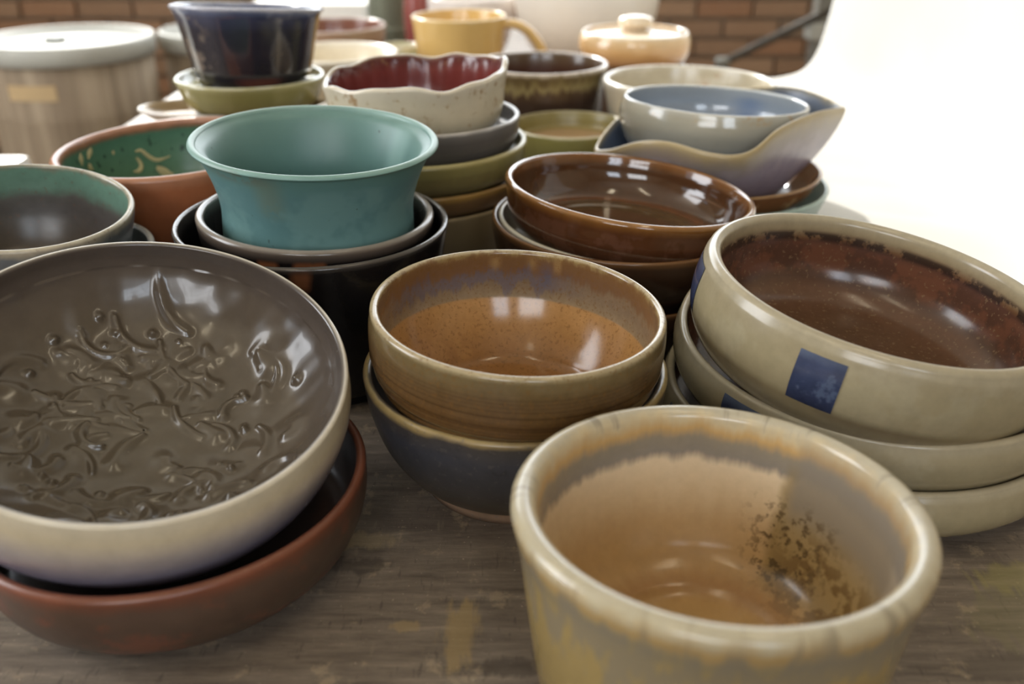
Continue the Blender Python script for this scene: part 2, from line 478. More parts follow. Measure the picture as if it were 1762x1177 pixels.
top = link('table_top', box_mesh('table_top', (TX1 - TX0, TY1 - TY0, 0.036), (0, 0, 0), 0.004), m_wood, table)
# keep the wood's own coordinates at the table origin
for v in top.data.vertices: v.co += Vector((tc.x, tc.y, -0.018))
top.location = -tc
for sx in (TX0 + 0.06, TX1 - 0.13):
    for sy in (TY0 + 0.06, TY1 - 0.13):
        tpart('leg', sx, sx + 0.07, sy, sy + 0.07, FLOOR, -0.034)
tpart('apron', TX0 + 0.05, TX1 - 0.05, TY0 + 0.05, TY0 + 0.075, -0.14, -0.034)
tpart('apron', TX0 + 0.05, TX1 - 0.05, TY1 - 0.075, TY1 - 0.05, -0.14, -0.034)
tpart('apron', TX0 + 0.05, TX0 + 0.075, TY0 + 0.05, TY1 - 0.05, -0.14, -0.034)
tpart('apron', TX1 - 0.075, TX1 - 0.05, TY0 + 0.05, TY1 - 0.05, -0.14, -0.034)

bench = empty('side_bench', (-0.14, 2.42, FLOOR)); tag(bench, 'short plain wooden bench standing behind the work table', 'bench')
link('bench_top', box_mesh('bench_top', (0.92, 0.86, 0.03), (0, 0, -FLOOR - 0.015), 0.004), m_wood, bench)
for sx in (-0.40, 0.40):
    for sy in (-0.37, 0.37): link('leg', box_mesh('leg', (0.05, 0.05, -FLOOR - 0.03), (sx, sy, (-FLOOR - 0.03) / 2), 0.003), m_wood, bench)

# ------------------------------------------------------------------ white sheet sweeping up at the right side of the table
def sheet():
    prof = crom([(0.375, 0.0005), (0.46, 0.0008), (0.55, 0.003), (0.605, 0.03), (0.63, 0.12), (0.645, 0.3), (0.66, 0.55), (0.67, 0.75)], 70)
    ys = np.linspace(0.74, 1.93, 110)
    P = np.zeros((110, 70, 3))
    for i, y in enumerate(ys):
        s = np.linspace(0, 1, 70)
        fold = 0.022 * np.exp(-((y - (1.55 - 0.9 * (1 - s))) / 0.035) ** 2) - 0.014 * np.exp(-((y - (1.18 - 0.35 * s)) / 0.05) ** 2) + 0.004 * np.sin(7 * y + 3 * s)
        up = np.clip((s - 0.25) / 0.2, 0, 1)
        P[i, :, 0] = prof[:, 0] - fold * up + 0.02 * np.sin(5 * y) * (1 - up) * (1 - s)
        P[i, :, 1] = y + 0.02 * s * math.sin(3 * y)
        P[i, :, 2] = prof[:, 1] + np.maximum(fold, 0) * (1 - up)
    me = bpy.data.meshes.new('white_sheet')
    F = [(i * 70 + j, i * 70 + j + 1, (i + 1) * 70 + j + 1, (i + 1) * 70 + j) for i in range(109) for j in range(69)]
    me.from_pydata(P.reshape(-1, 3).tolist(), [], F); me.polygons.foreach_set('use_smooth', np.ones(len(F), bool)); me.update()
    o = link('white_sheet', me, plain('white_paper', '#c8c6c0', 0.85, 0.05, (4, 4, 4)))
    so = o.modifiers.new('thickness', 'SOLIDIFY'); so.thickness = 0.002; so.offset = 1
    tag(o, 'creased white backing sheet lying on the table and sweeping up behind the leaf dish', 'sheet')
sheet()

# ------------------------------------------------------------------ pots, front rows
# front tan bowl
m = glaze('tan_glaze', [(0.0, '#bd9a62'), (0.26, '#b99256'), (0.33, '#a87c42'), (0.40, '#b8925a'), (0.55, '#c6a473'), (0.70, '#d4ba92'), (0.79, '#d6be9a'), (0.825, '#857c70'), (0.88, '#8a7f6c'), (0.915, '#bb965a'),
                         (0.95, '#c0ad86'), (0.985, '#b0a68e'), (1.03, '#aea386'), (1.07, '#a98a50'), (1.13, '#887a5a'), (1.19, '#9a834c'), (1.6, '#917a42'), (1.93, '#857044'), (2, '#a58a66')],
          rough=0.2, amp=0.02, streak=0.045, mottle=0.12, mscale=160, bump=0.05,
          layers=[dict(col='#8b7440', t=(0.40, 0.84), ang=(20, 30), asoft=0.05, ajit=0.10, soft=0.05, k=0.75),
                  dict(col='#82796c', t=(0.66, 0.93), ang=(14, 33), asoft=0.06, ajit=0.06, soft=0.07, k=0.75),
                  dict(col='#6a4f26', t=(0.34, 0.62), ang=(10, 34), asoft=0.3, soft=0.10, thr=0.48, nscale=70, k=0.8),
                  dict(col='#4e3d22', t=(0.40, 0.70), ang=(42, 16), asoft=0.2, ajit=0.1, soft=0.06, thr=0.55, nscale=190, k=0.85),
                  dict(col='#7d7462', t=(1.10, 1.30), soft=0.06, run=0.45, k=0.7)])
vessel('bowl', 'large thick-rimmed tan bowl with a grey inner band, in front of the blue-square bowls', 'bowl', (0.0954, 0.3513, 0.115), 0.0960, 0.115,
       [(0.83, 0), (0.87, 0.14), (0.915, 0.45), (0.955, 0.75), (0.99, 0.9), (1.0, 1)], m, th=0.011, lip=0.0060, floor=0.014,
       inner=[(0, 0.14), (0.3, 0.14), (0.46, 0.155), (0.50, 0.185), (0.66, 0.24), (0.76, 0.36), (0.82, 0.55), (0.85, 0.75), (0.865, 0.88), (0.88, 0.93)],
       lean=(-0.025, -0.05), res=(128, 60, 40), wob=0.004)

# rust bowl and the bronze relief bowl on it
m = glaze('rust_glaze', [(0, '#3a2c24'), (0.93, '#3d2a20'), (0.98, '#74432e'), (1.04, '#76422c'), (1.08, '#633c2a'), (1.13, '#523d30'), (1.5, '#4a382b'), (1.8, '#40322a'), (2, '#40342c')],
          rough=0.32, amp=0.04, mottle=0.3, mscale=45, layers=[dict(col='#6e3f2b', t=(1.1, 1.75), thr=0.56, nscale=35, soft=0.1, k=0.75), dict(col='#3a2c24', t=(1.3, 1.9), thr=0.6, nscale=50, soft=0.1, k=0.6)])
vessel('bowl', 'rust-brown bowl on the table beneath the relief bowl', 'bowl', (-0.197, 0.451, 0.062), 0.1105, 0.062,
       [(0.60, 0), (0.77, 0.1), (0.92, 0.33), (0.99, 0.65), (1.0, 1)], m, th=0.006, floor=0.0175, tilt=(0, 0), foot=0.003, res=(128, 30, 40))

def make_relief():
    r2 = np.random.default_rng(5)
    strokes = []
    def curl(x, y, a, L, turn, w0, w1, h):
        pts = []; n = 36
        for i in range(n):
            pts.append((x, y)); x += L / n * math.cos(a); y += L / n * math.sin(a); a += turn / n
        strokes.append((np.array(pts), w0, w1, h))
    for i in range(34):      # vine stems and tendrils round a ring
        a = 2 * PI * i / 34 + r2.normal(0, 0.12); rad = r2.uniform(0.28, 0.72)
        curl(rad * math.cos(a), rad * math.sin(a), a + PI / 2 + r2.normal(0, 0.8), r2.uniform(0.16, 0.36), r2.choice([-1, 1]) * r2.uniform(0.6, 2.6), 0.034, 0.016, r2.uniform(0.5, 0.9))
    for i in range(40):      # leaves
        a = r2.uniform(0, 2 * PI); rad = r2.uniform(0.25, 0.78)
        curl(rad * math.cos(a), rad * math.sin(a), r2.uniform(0, 6.28), r2.uniform(0.07, 0.13), r2.normal(0, 0.8), 0.03, 0.065, r2.uniform(0.5, 1.0))
    for i in range(16):      # the motif in the middle
        a = r2.uniform(0, 2 * PI); rad = r2.uniform(0.0, 0.30)
        curl(rad * math.cos(a), rad * math.sin(a), a + r2.normal(0, 0.9), r2.uniform(0.12, 0.26), r2.choice([-1, 1]) * r2.uniform(0.3, 2.0), 0.02, 0.05, r2.uniform(0.4, 0.8))
    for i in range(36):      # berries
        a = r2.uniform(0, 2 * PI); rad = r2.uniform(0.45, 0.85)
        strokes.append((np.array([(rad * math.cos(a), rad * math.sin(a))] * 2), 0.022, 0.022, r2.uniform(0.6, 1.1)))
    return strokes
STR = make_relief()
def relief_tex(P, A, T):
    R = 0.114
    h = np.zeros(P.shape[:2]); sel = (T < 0.86)
    q = P[..., :2][sel] / R
    hh = np.zeros(len(q))
    for pts, w0, w1, amp in STR:
        ws = np.linspace(w0, w1, len(pts))
        for p, w_ in zip(pts, ws):
            d2 = ((q - p) ** 2).sum(1)
            hh = np.maximum(hh, amp * np.exp(-(d2 / (w_ * w_)) ** 1.0))
    rq = np.hypot(q[:, 0], q[:, 1])
    hh *= 1 - np.clip((rq - 0.86) / 0.08, 0, 1)
    h[sel] = 0.0040 * hh + 0.0006 * np.sin(11 * q[:, 0] + 4 * q[:, 1]) * np.cos(9 * q[:, 1]) + 0.0003 * np.sin(31 * q[:, 0] - 12 * q[:, 1]) * np.cos(27 * q[:, 1] + 5 * q[:, 0])
    return h
m = glaze('bronze_and_cream_glaze', [(0, '#5a5040'), (0.6, '#564b3d'), (0.84, '#51473f'), (0.965, '#4d443e'), (0.985, '#6b645c'), (1.0, '#d0cabe'), (1.04, '#cfc4aa'), (1.12, '#c4b596'), (1.22, '#aa9f98'), (1.36, '#8c8292'), (1.8, '#747084'), (2, '#8c7c6a')],
          rough=0.25, amp=0.01, nscale=20, mottle=0.2, mscale=70, bump=0.10, bscale=60, coat=0.25)
vessel('bowl', 'bowl with bronze-brown relief-patterned inside and cream outside, tilted on the rust bowl', 'bowl', (-0.207, 0.457, 0.130), 0.1145, 0.084,
       [(0.54, 0), (0.74, 0.06), (0.90, 0.22), (0.99, 0.44), (1.03, 0.72), (1.0, 1)], m, th=0.006, lip=0.0022, floor=0.012, tilt=(-0.212, 0.251),
       inner=[(0, 0.32), (0.35, 0.33), (0.6, 0.40), (0.78, 0.53), (0.90, 0.72), (0.95, 0.87), (0.96, 0.95)],
       relief=relief_tex, res=(320, 170, 40), wob=0.005)

# blue-grey bowl and the honey bowl in it
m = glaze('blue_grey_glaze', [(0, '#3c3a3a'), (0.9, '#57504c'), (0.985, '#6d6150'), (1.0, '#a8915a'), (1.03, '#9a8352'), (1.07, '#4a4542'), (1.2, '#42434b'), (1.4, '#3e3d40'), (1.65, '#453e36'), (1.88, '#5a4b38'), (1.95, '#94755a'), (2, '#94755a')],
          rough=0.3, amp=0.05, mottle=0.35, mscale=90, speck=(240, 0.62, '#6a6560', 0.35), layers=[dict(col='#26262a', t=(1.1, 1.6), thr=0.6, nscale=60, soft=0.1, k=0.6)])
vessel('bowl', 'speckled blue-grey bowl with bare clay foot beneath the honey bowl', 'bowl', (0.002, 0.544, 0.085), 0.1002, 0.085,
       [(0.655, 0), (0.76, 0.20), (0.89, 0.43), (0.97, 0.72), (1.0, 1)], m, th=0.006, floor=0.038,
       inner=[(0, 0.43), (0.5, 0.43), (0.68, 0.47), (0.82, 0.58), (0.90, 0.78), (0.93, 0.93)], foot=0.010, lean=(-0.008, 0.012), res=(128, 30, 40))
def ridges(rad, zz, A, T, R, H):
    k_ = np.where((T > 1.2) & (T < 1.9), 1.0, 0.0) * np.clip((T - 1.2) * 6, 0, 1)
    return rad + k_ * 0.0007 * np.sin(T * 75), zz
m = glaze('honey_glaze', [(0, '#9c6c34'), (0.25, '#a07036'), (0.5, '#a9783c'), (0.725, '#ae7f45'), (0.735, '#8a7456'), (0.80, '#7d6850'), (0.88, '#7a6246'), (0.93, '#84683f'), (0.955, '#8f7748'), (0.98, '#b0a080'), (1.03, '#a3926e'), (1.06, '#6d5c38'),
                           (1.16, '#644c2c'), (1.3, '#664824'), (1.5, '#654a26'), (1.75, '#574522'), (2, '#5b4a30')],
          rough=0.15, amp=0.006, nscale=10, mottle=0.25, mscale=200, speck=(420, 0.58, '#74501f', 0.4), bump=0.06, band=0.6, bandk=8.0,
          layers=[dict(col='#80521f', t=(0.0, 0.55), thr=0.5, nscale=16, soft=0.1, k=0.35),
                  dict(col='#6b4526', t=(0.85, 0.955), run=0.10, soft=0.02, jit=0.02, k=0.65),
                  dict(col='#4f5068', t=(0.79, 0.86), run=0.16, soft=0.02, jit=0.03, ang=(112, 45), asoft=0.3, k=0.5),
                  dict(col='#a5834e', t=(0.87, 0.94), ang=(100, 2.2), asoft=0.04, ajit=0.08, k=0.6), dict(col='#a5834e', t=(0.88, 0.94), ang=(83, 1.8), asoft=0.04, ajit=0.08, k=0.5),
                  dict(col='#54566a', t=(0.79, 0.90), ang=(76, 3.0), asoft=0.06, ajit=0.10, soft=0.05, k=0.6), dict(col='#a5834e', t=(0.88, 0.95), ang=(71, 2.0), asoft=0.02, k=0.5)])
vessel('bowl', 'glossy honey-brown bowl with dripping grey glaze under its rim, stacked in the blue-grey bowl', 'bowl', (0.004, 0.533, 0.1305), 0.0941, 0.092,
       [(0.46, 0), (0.62, 0.09), (0.83, 0.32), (0.975, 0.6), (1.0, 0.82), (0.99, 1)], m, th=0.0055, floor=0.014, tilt=(-0.051, 0.022), deform=ridges, res=(144, 70, 60))

# blue-square bowls, stack of three
m_blue = glaze('cobalt_square', [(0, '#39425a'), (1.08, '#56627a'), (1.14, '#3a4460'), (1.3, '#313a56'), (1.42, '#1f2234'), (2, '#222438')], rough=0.15, amp=0.06, mottle=0.45, mscale=70, coat=0.4,
               layers=[dict(col='#5c6a84', t=(1.05, 1.5), thr=0.62, nscale=55, k=0.5)])
CEL = [(0.88, '#6a4a2c'), (0.93, '#988868'), (0.98, '#a89d82'), (1.05, '#a0957a'), (1.2, '#9c9172'), (1.36, '#958868'), (1.41, '#75664a'), (1.46, '#8a7c5e'), (1.6, '#988b72'), (1.8, '#988b74'), (1.93, '#8d7a5c'), (2, '#8f7d62')]
SQ2 = [(0.56, 0), (0.72, 0.07), (0.84, 0.20), (0.915, 0.34), (0.965, 0.46), (1.01, 0.62), (1.02, 0.8), (1.0, 1)]
SQ = [(0.60, 0), (0.78, 0.06), (0.91, 0.17), (0.98, 0.30), (1.02, 0.46), (1.03, 0.66), (1.01, 0.9), (1.0, 1)]
m_sq = glaze('celadon_brown_glaze', [(0, '#5a4029'), (0.35, '#5e432c'), (0.62, '#65452f'), (0.68, '#4f3526'), (0.86, '#553628')] + CEL, rough=0.2, amp=0.012, nscale=18, mottle=0.22, mscale=110,
             speck=(350, 0.62, '#7d6546', 0.5, 0.88), bump=0.06, layers=[dict(col='#8a7a54', t=(1.08, 1.9), thr=0.5, nscale=18, k=0.35), dict(col='#241a18', t=(0.86, 0.905), thr=0.45, nscale=60, soft=0.012, k=0.85), dict(col='#77482f', t=(0.7, 0.85), thr=0.5, nscale=30, k=0.5)])
INSQ = [(0, 0.16), (0.4, 0.165), (0.66, 0.19), (0.80, 0.29), (0.88, 0.48), (0.90, 0.72), (0.93, 0.93)]
g_sq = 'celadon bowls with blue squares'
vessel('bowl', 'celadon bowl with cobalt square on the table, lowest of its stack of three', 'bowl', (0.247, 0.582, 0.051), 0.1355, 0.051, SQ, m_sq, th=0.005, lip=0.003, floor=0.014, lean=(0.0, 0.03), res=(128, 26, 40), group=g_sq,
       patches=[('blue_square', -172, -158, 1.1, 1.5, m_blue)])
vessel('bowl', 'celadon bowl with cobalt square, between the other two of its stack', 'bowl', (0.2490, 0.5785, 0.0915), 0.1325, 0.068, SQ2, m_sq, th=0.005, lip=0.003, floor=0.022, tilt=(0.005, 0.085), res=(128, 26, 40), group=g_sq,
       patches=[('blue_square', -149, -134, 1.08, 1.5, m_blue)])
vessel('bowl', 'celadon bowl with cobalt squares and speckled brown inside, topmost of its stack of three', 'bowl', (0.2415, 0.559, 0.136), 0.1145, 0.075, SQ, m_sq, th=0.008, lip=0.0048, floor=0.012, tilt=(-0.144, 0.057),
       inner=INSQ, res=(160, 60, 50), group=g_sq, patches=[('blue_square', -130, -116, 1.10, 1.40, m_blue), ('blue_square', 165, 179, 1.09, 1.38, m_blue)])

# teal flared bowl in two black bowls
m_blk = glaze('black_glaze', [(0, '#141211'), (0.9, '#1b1817'), (0.98, '#5a534c'), (1.03, '#4a443e'), (1.07, '#191615'), (1.5, '#14110f'), (2, '#15120f')], rough=0.2, amp=0.01, mottle=0.3, bump=0.25, bscale=120,
              layers=[dict(col='#7a4a2a', t=(1.06, 1.16), ang=(-84, 3), asoft=0.04, k=0.9), dict(col='#6d4226', t=(1.08, 1.2), ang=(-96, 10), thr=0.58, nscale=90, asoft=0.06, k=0.8)])
vessel('pot', 'tall glossy black pot on the table beneath the dark-rimmed bowl', 'pot', (-0.157, 0.701, 0.130), 0.1063, 0.130,
       [(0.74, 0), (0.82, 0.12), (0.89, 0.4), (0.95, 0.75), (1.0, 1)], m_blk, th=0.005, floor=0.0465, lean=(-0.02, 0.004), res=(128, 30, 40))
m = glaze('black_orange_glaze', [(0, '#2a2725'), (0.88, '#4a4540'), (0.96, '#7d766c'), (1.01, '#8f877c'), (1.05, '#5a4e44'), (1.12, '#1c1816'), (1.5, '#16130f'), (2, '#15120f')], rough=0.2, amp=0.01, mottle=0.2,
          layers=[dict(col='#8f552f', t=(1.12, 1.25), ang=(-102, 4), asoft=0.03, k=0.9), dict(col='#8f552f', t=(1.11, 1.24), ang=(-86, 3), asoft=0.03, ajit=0.15, k=0.9), dict(col='#8f552f', t=(1.11, 1.24), ang=(-78, 2.5), asoft=0.03, ajit=0.15, k=0.9)])
vessel('bowl', 'black bowl with metallic grey rim and orange dabs holding the teal bowl', 'bowl', (-0.1546, 0.707, 0.1355), 0.0928, 0.085,
       [(0.68, 0), (0.83, 0.16), (0.93, 0.45), (0.98, 0.8), (1.0, 1)], m, th=0.005, lip=0.0035, floor=0.036,
       inner=[(0, 0.464), (0.6, 0.464), (0.84, 0.468), (0.91, 0.57), (0.925, 0.8), (0.93, 0.95)], tilt=(-0.05, 0.008), res=(128, 30, 40))
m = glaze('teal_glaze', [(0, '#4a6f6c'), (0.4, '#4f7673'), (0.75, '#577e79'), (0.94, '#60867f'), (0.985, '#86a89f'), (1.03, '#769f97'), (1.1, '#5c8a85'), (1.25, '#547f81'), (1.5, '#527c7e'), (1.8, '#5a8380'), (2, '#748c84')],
          rough=0.42, amp=0.06, nscale=14, mottle=0.10, mscale=40, bump=0.04, speck=(160, 0.73, '#3c4a48', 0.7),
          layers=[dict(col='#6a6a58', t=(1.04, 1.16), ang=(-118, 16), asoft=0.2, soft=0.04, thr=0.45, nscale=40, k=0.7), dict(col='#6b7a66', t=(1.12, 1.42), ang=(-103, 6), asoft=0.1, soft=0.06, thr=0.42, nscale=40, k=0.55),
                  dict(col='#84aba5', t=(0.45, 0.95), ang=(38, 8), asoft=0.1, soft=0.1, k=0.5), dict(col='#6c9592', t=(1.2, 1.8), thr=0.52, nscale=14, k=0.5)])
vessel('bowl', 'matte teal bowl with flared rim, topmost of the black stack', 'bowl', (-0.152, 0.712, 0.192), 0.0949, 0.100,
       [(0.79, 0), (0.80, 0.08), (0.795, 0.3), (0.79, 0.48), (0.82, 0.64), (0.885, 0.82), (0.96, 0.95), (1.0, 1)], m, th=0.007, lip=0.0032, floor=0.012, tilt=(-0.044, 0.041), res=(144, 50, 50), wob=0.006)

# brown dishes, stack of four
m_dk = glaze('dark_brown_glaze', [(0, '#2c211a'), (0.92, '#3d2a1c'), (0.98, '#6a4522'), (1.03, '#75502a'), (1.09, '#3f2a1b'), (1.5, '#2d221b'), (2, '#2c241e')], rough=0.2, mottle=0.3, amp=0.02)
vessel('bowl', 'dark brown bowl on the table, lowest of the brown dish stack', 'bowl', (0.095, 0.780, 0.056), 0.108, 0.056, [(0.66, 0), (0.85, 0.2), (0.96, 0.6), (1, 1)], m_dk, th=0.004, floor=0.029, res=(112, 20, 30))
vessel('bowl', 'dark bowl with thin orange-brown rim cupping the cream dish', 'bowl', (0.093, 0.780, 0.104), 0.1110, 0.070, [(0.58, 0), (0.78, 0.12), (0.92, 0.4), (0.985, 0.75), (1, 1)], m_dk, th=0.004, lip=0.0022, floor=0.009, tilt=(-0.035, 0), res=(128, 24, 36))
m = glaze('cream_dish_glaze', [(0, '#c2b9a4'), (0.9, '#c6bda8'), (1, '#d0c8b4'), (1.2, '#b5aa94'), (1.6, '#8a7d68'), (2, '#87795f')], rough=0.22, mottle=0.15)
vessel('dish', 'cream-grey dish peeking out between two brown ones', 'dish', (0.094, 0.782, 0.0985), 0.1055, 0.052, [(0.56, 0), (0.77, 0.12), (0.92, 0.4), (0.985, 0.75), (1, 1)], m, th=0.004, lip=0.002, floor=0.022, tilt=(-0.09, -0.010), res=(128, 24, 30))
m = glaze('amber_brown_glaze', [(0, '#4a3018'), (0.3, '#53351a'), (0.55, '#5c3717'), (0.62, '#6b3f1c'), (0.68, '#4a2f1a'), (0.9, '#4e3019'), (0.965, '#7a4c1f'), (1.02, '#94662d'), (1.06, '#80511f'), (1.12, '#5c351a'), (1.4, '#51301b'), (1.8, '#3d281a'), (2, '#3d281a')],
          rough=0.1, amp=0.015, mottle=0.25, mscale=90, bump=0.05, coat=0.5, layers=[dict(col='#51401f', t=(0.45, 0.6), thr=0.45, nscale=20, k=0.6), dict(col='#6b4530', t=(1.12, 1.7), thr=0.52, nscale=40, k=0.6)])
vessel('dish', 'glossy amber-brown straight-sided dish, topmost of the brown dish stack', 'dish', (0.103, 0.787, 0.130), 0.1090, 0.056,
       [(0.48, 0), (0.67, 0.05), (0.81, 0.17), (0.905, 0.33), (0.96, 0.55), (0.983, 0.8), (1, 1)], m, th=0.006, lip=0.0035, floor=0.010, tilt=(-0.105, -0.011),
       inner=[(0, 0.25), (0.4, 0.25), (0.58, 0.265), (0.66, 0.305), (0.75, 0.325), (0.835, 0.43), (0.90, 0.66), (0.92, 0.85), (0.93, 0.93)], res=(144, 60, 44))

# left middle: dark green-edged bowl in a pale-rimmed bowl; terracotta dish
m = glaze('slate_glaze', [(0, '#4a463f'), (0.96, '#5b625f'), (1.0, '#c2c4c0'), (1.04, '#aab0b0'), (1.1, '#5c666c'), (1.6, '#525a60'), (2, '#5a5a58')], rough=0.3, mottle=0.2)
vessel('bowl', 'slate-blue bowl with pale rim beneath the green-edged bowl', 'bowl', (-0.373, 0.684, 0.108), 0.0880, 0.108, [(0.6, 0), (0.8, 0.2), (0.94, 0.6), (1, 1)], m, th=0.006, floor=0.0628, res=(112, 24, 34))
m = glaze('green_edge_glaze', [(0, '#54473a'), (0.45, '#53483f'), (0.68, '#4f4947'), (0.76, '#54504c'), (0.83, '#5b7c6c'), (0.93, '#5f8573'), (0.965, '#7d7a66'), (1.0, '#c4bda9'), (1.05, '#a89d86'), (1.1, '#666a6c'), (1.5, '#555a60'), (2, '#555452')],
          rough=0.3, amp=0.06, nscale=40, mottle=0.25, mscale=120, speck=(260, 0.64, '#6b4b3a', 0.4), bump=0.1)
vessel('bowl', 'brown bowl with mottled green edge and pale rim, tilted in the slate-blue bowl', 'bowl', (-0.373, 0.676, 0.150), 0.0810, 0.082, [(0.5, 0), (0.72, 0.15), (0.9, 0.45), (0.98, 0.8), (1, 1)], m, th=0.005, floor=0.012,
       tilt=(-0.13, 0.088), res=(128, 40, 36))
m = glaze('green_slip_terracotta', [(0, '#5d7d5c'), (0.4, '#5c7d58'), (0.7, '#4f7558'), (0.91, '#45705a'), (0.93, '#7d5f48'), (0.945, '#a86f50'), (0.98, '#b9896e'), (1.03, '#b37a58'), (1.1, '#a45f36'), (1.4, '#97552f'), (2, '#8a4c2b')],
          rough=0.3, amp=0.015, mottle=0.25, mscale=60, speck=(110, 0.62, '#1c2e25', 0.85, 0.95), bump=0.1,
          layers=[dict(col='#a9b8c0', t=(0.6, 0.85), ang=(88, 20), thr=0.66, nscale=70, k=0.7)])
m_slip = glaze('cream_slip', [(0, '#b7a878'), (2, '#b7a878')], rough=0.35, mottle=0.2)
terra = vessel('bowl', 'large terracotta bowl with green speckled inside and cream squiggles', 'bowl', (-0.3275, 0.893, 0.140), 0.1090, 0.140,
       [(0.62, 0), (0.8, 0.15), (0.93, 0.45), (0.985, 0.8), (1, 1)], m, th=0.009, lip=0.0045, floor=0.06, lean=(0.010, -0.02), oval=1.172, res=(128, 40, 36),
       inner=[(0, 0.42), (0.45, 0.43), (0.72, 0.47), (0.84, 0.56), (0.895, 0.72), (0.92, 0.88), (0.93, 0.93)])
def slip_stroke(pts, wd):   # brushed slip lying on the inside wall of the terracotta bowl
    p = crom(pts, 22); V = []; F = []
    d = np.gradient(p * np.array([0.115 * PI / 180, 0.14]), axis=0); d /= np.linalg.norm(d, axis=1, keepdims=True)
    for i, (deg, h) in enumerate(p):
        s_ = i / 21; ww = wd * (0.35 + 0.65 * math.sin(PI * min(1, s_ * 1.1 + 0.05)))
        for e in (-1, -0.5, 0, 0.5, 1):
            a = math.radians(deg) - e * ww * d[i, 1] / 0.115; hh = h + e * ww * d[i, 0] / 0.14
            r = 0.1278 * np.interp(hh, [0.42, 0.43, 0.47, 0.56, 0.72, 0.88, 0.93], [0.0, 0.45, 0.72, 0.84, 0.895, 0.92, 0.93]) - 0.0008 * (1.6 - e * e)
            V.append((r * math.cos(a) * 0.853, r * math.sin(a), 0.14 * hh + hh * (0.01 * r * 0.853 * math.cos(a) - 0.02 * r * math.sin(a))))
    F = [(i * 5 + j, i * 5 + j + 1, i * 5 + j + 6, i * 5 + j + 5) for i in range(21) for j in range(4)]
    me = bpy.data.meshes.new('slip_squiggle'); me.from_pydata(V, [], F); me.polygons.foreach_set('use_smooth', np.ones(len(F), bool)); me.update()
    return link('slip_squiggle', me, m_slip, terra)
slip_stroke([(136.8, 0.804), (133.3, 0.804), (129.6, 0.751), (125.5, 0.712), (120.7, 0.715), (117.0, 0.726)], 0.0022)
slip_stroke([(137.0, 0.761), (135.4, 0.722), (135.2, 0.687), (137.9, 0.660), (141.2, 0.666)], 0.0026)
slip_stroke([(173.4, 0.923), (174.2, 0.871), (175, 0.83)], 0.0038)
slip_stroke([(163.7, 0.930), (165.9, 0.896), (168.6, 0.850)], 0.0042)
slip_stroke([(170.3, 0.816), (168.5, 0.79), (167.2, 0.770)], 0.0034)
slip_stroke([(126.5, 0.659), (122.4, 0.620), (117.0, 0.590)], 0.0044)
slip_stroke([(150, 0.85), (150.5, 0.82)], 0.0018)

# ------------------------------------------------------------------ middle stack: dishes under the ruffled bowl
sx_, sy_ = -0.097, 0.943
m = glaze('taupe_glaze', [(0, '#6e6048'), (0.95, '#7a6a4c'), (1.0, '#93805a'), (1.06, '#7d6b4a'), (1.6, '#74654a'), (2, '#6a5c46')], rough=0.35, mottle=0.15)
vessel('dish', 'taupe dish on the table, lowest under the ruffled bowl', 'dish', (sx_, sy_, 0.080), 0.1085, 0.080, [(0.86, 0), (0.95, 0.15), (0.985, 0.5), (1, 1)], m, th=0.005, lip=0.0025, floor=0.056, res=(112, 20, 30))
m = glaze('gold_brown_glaze', [(0, '#5c4429'), (0.95, '#7a5a2e'), (1.0, '#a8823f'), (1.06, '#99722f'), (1.14, '#6b4e2c'), (1.6, '#644a2e'), (2, '#5c4630')], rough=0.3, mottle=0.2)
vessel('dish', 'brown dish with golden rim, between olive dish and taupe dish', 'dish', (sx_, sy_, 0.102), 0.1090, 0.044, [(0.76, 0), (0.85, 0.15), (0.90, 0.42), (0.975, 0.6), (1, 1)], m, th=0.005, lip=0.0025, floor=0.028, res=(112, 20, 30))
m = glaze('olive_glaze', [(0, '#7d7442'), (0.95, '#8a8048'), (1.0, '#aca067'), (1.06, '#918549'), (1.3, '#7c733e'), (1.7, '#6e6640'), (2, '#62583a')], rough=0.3, mottle=0.2, layers=[dict(col='#6e5a36', t=(1.2, 1.8), thr=0.5, nscale=25, k=0.5)])
vessel('dish', 'olive-green dish directly under the charcoal dish', 'dish', (sx_, sy_ - 0.002, 0.134), 0.1125, 0.044, [(0.72, 0), (0.83, 0.12), (0.90, 0.26), (0.965, 0.42), (0.985, 0.7), (1, 1)], m, th=0.005, lip=0.0035, floor=0.0277, tilt=(0.004, 0.003), res=(112, 20, 30))
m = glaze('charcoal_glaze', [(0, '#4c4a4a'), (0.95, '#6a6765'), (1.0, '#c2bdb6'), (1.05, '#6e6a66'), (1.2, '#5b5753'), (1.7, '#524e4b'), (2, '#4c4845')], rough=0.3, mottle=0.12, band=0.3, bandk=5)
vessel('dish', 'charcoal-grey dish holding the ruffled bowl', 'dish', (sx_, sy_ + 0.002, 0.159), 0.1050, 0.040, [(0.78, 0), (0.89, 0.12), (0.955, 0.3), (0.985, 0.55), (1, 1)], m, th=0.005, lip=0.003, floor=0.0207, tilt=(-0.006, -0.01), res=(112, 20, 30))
def ruffle(rad, zz, A, T, R, H):
    k_ = np.clip(zz / H, 0, 1) ** 2
    dz = 0.0055 * np.cos(A - math.radians(20)) + 0.0028 * np.sin(3 * A + 1.0) + 0.0016 * np.sin(7 * A + 0.4) + 0.0010 * np.sin(12 * A)
    rad = rad * (1 + k_ * (0.012 * np.sin(5 * A + 0.6) + 0.006 * np.sin(9 * A)))
    rad = rad + np.where(T < 0.95, 0.0012 * np.sin(26 * A) * k_, 0)
    return rad, zz + k_ * dz
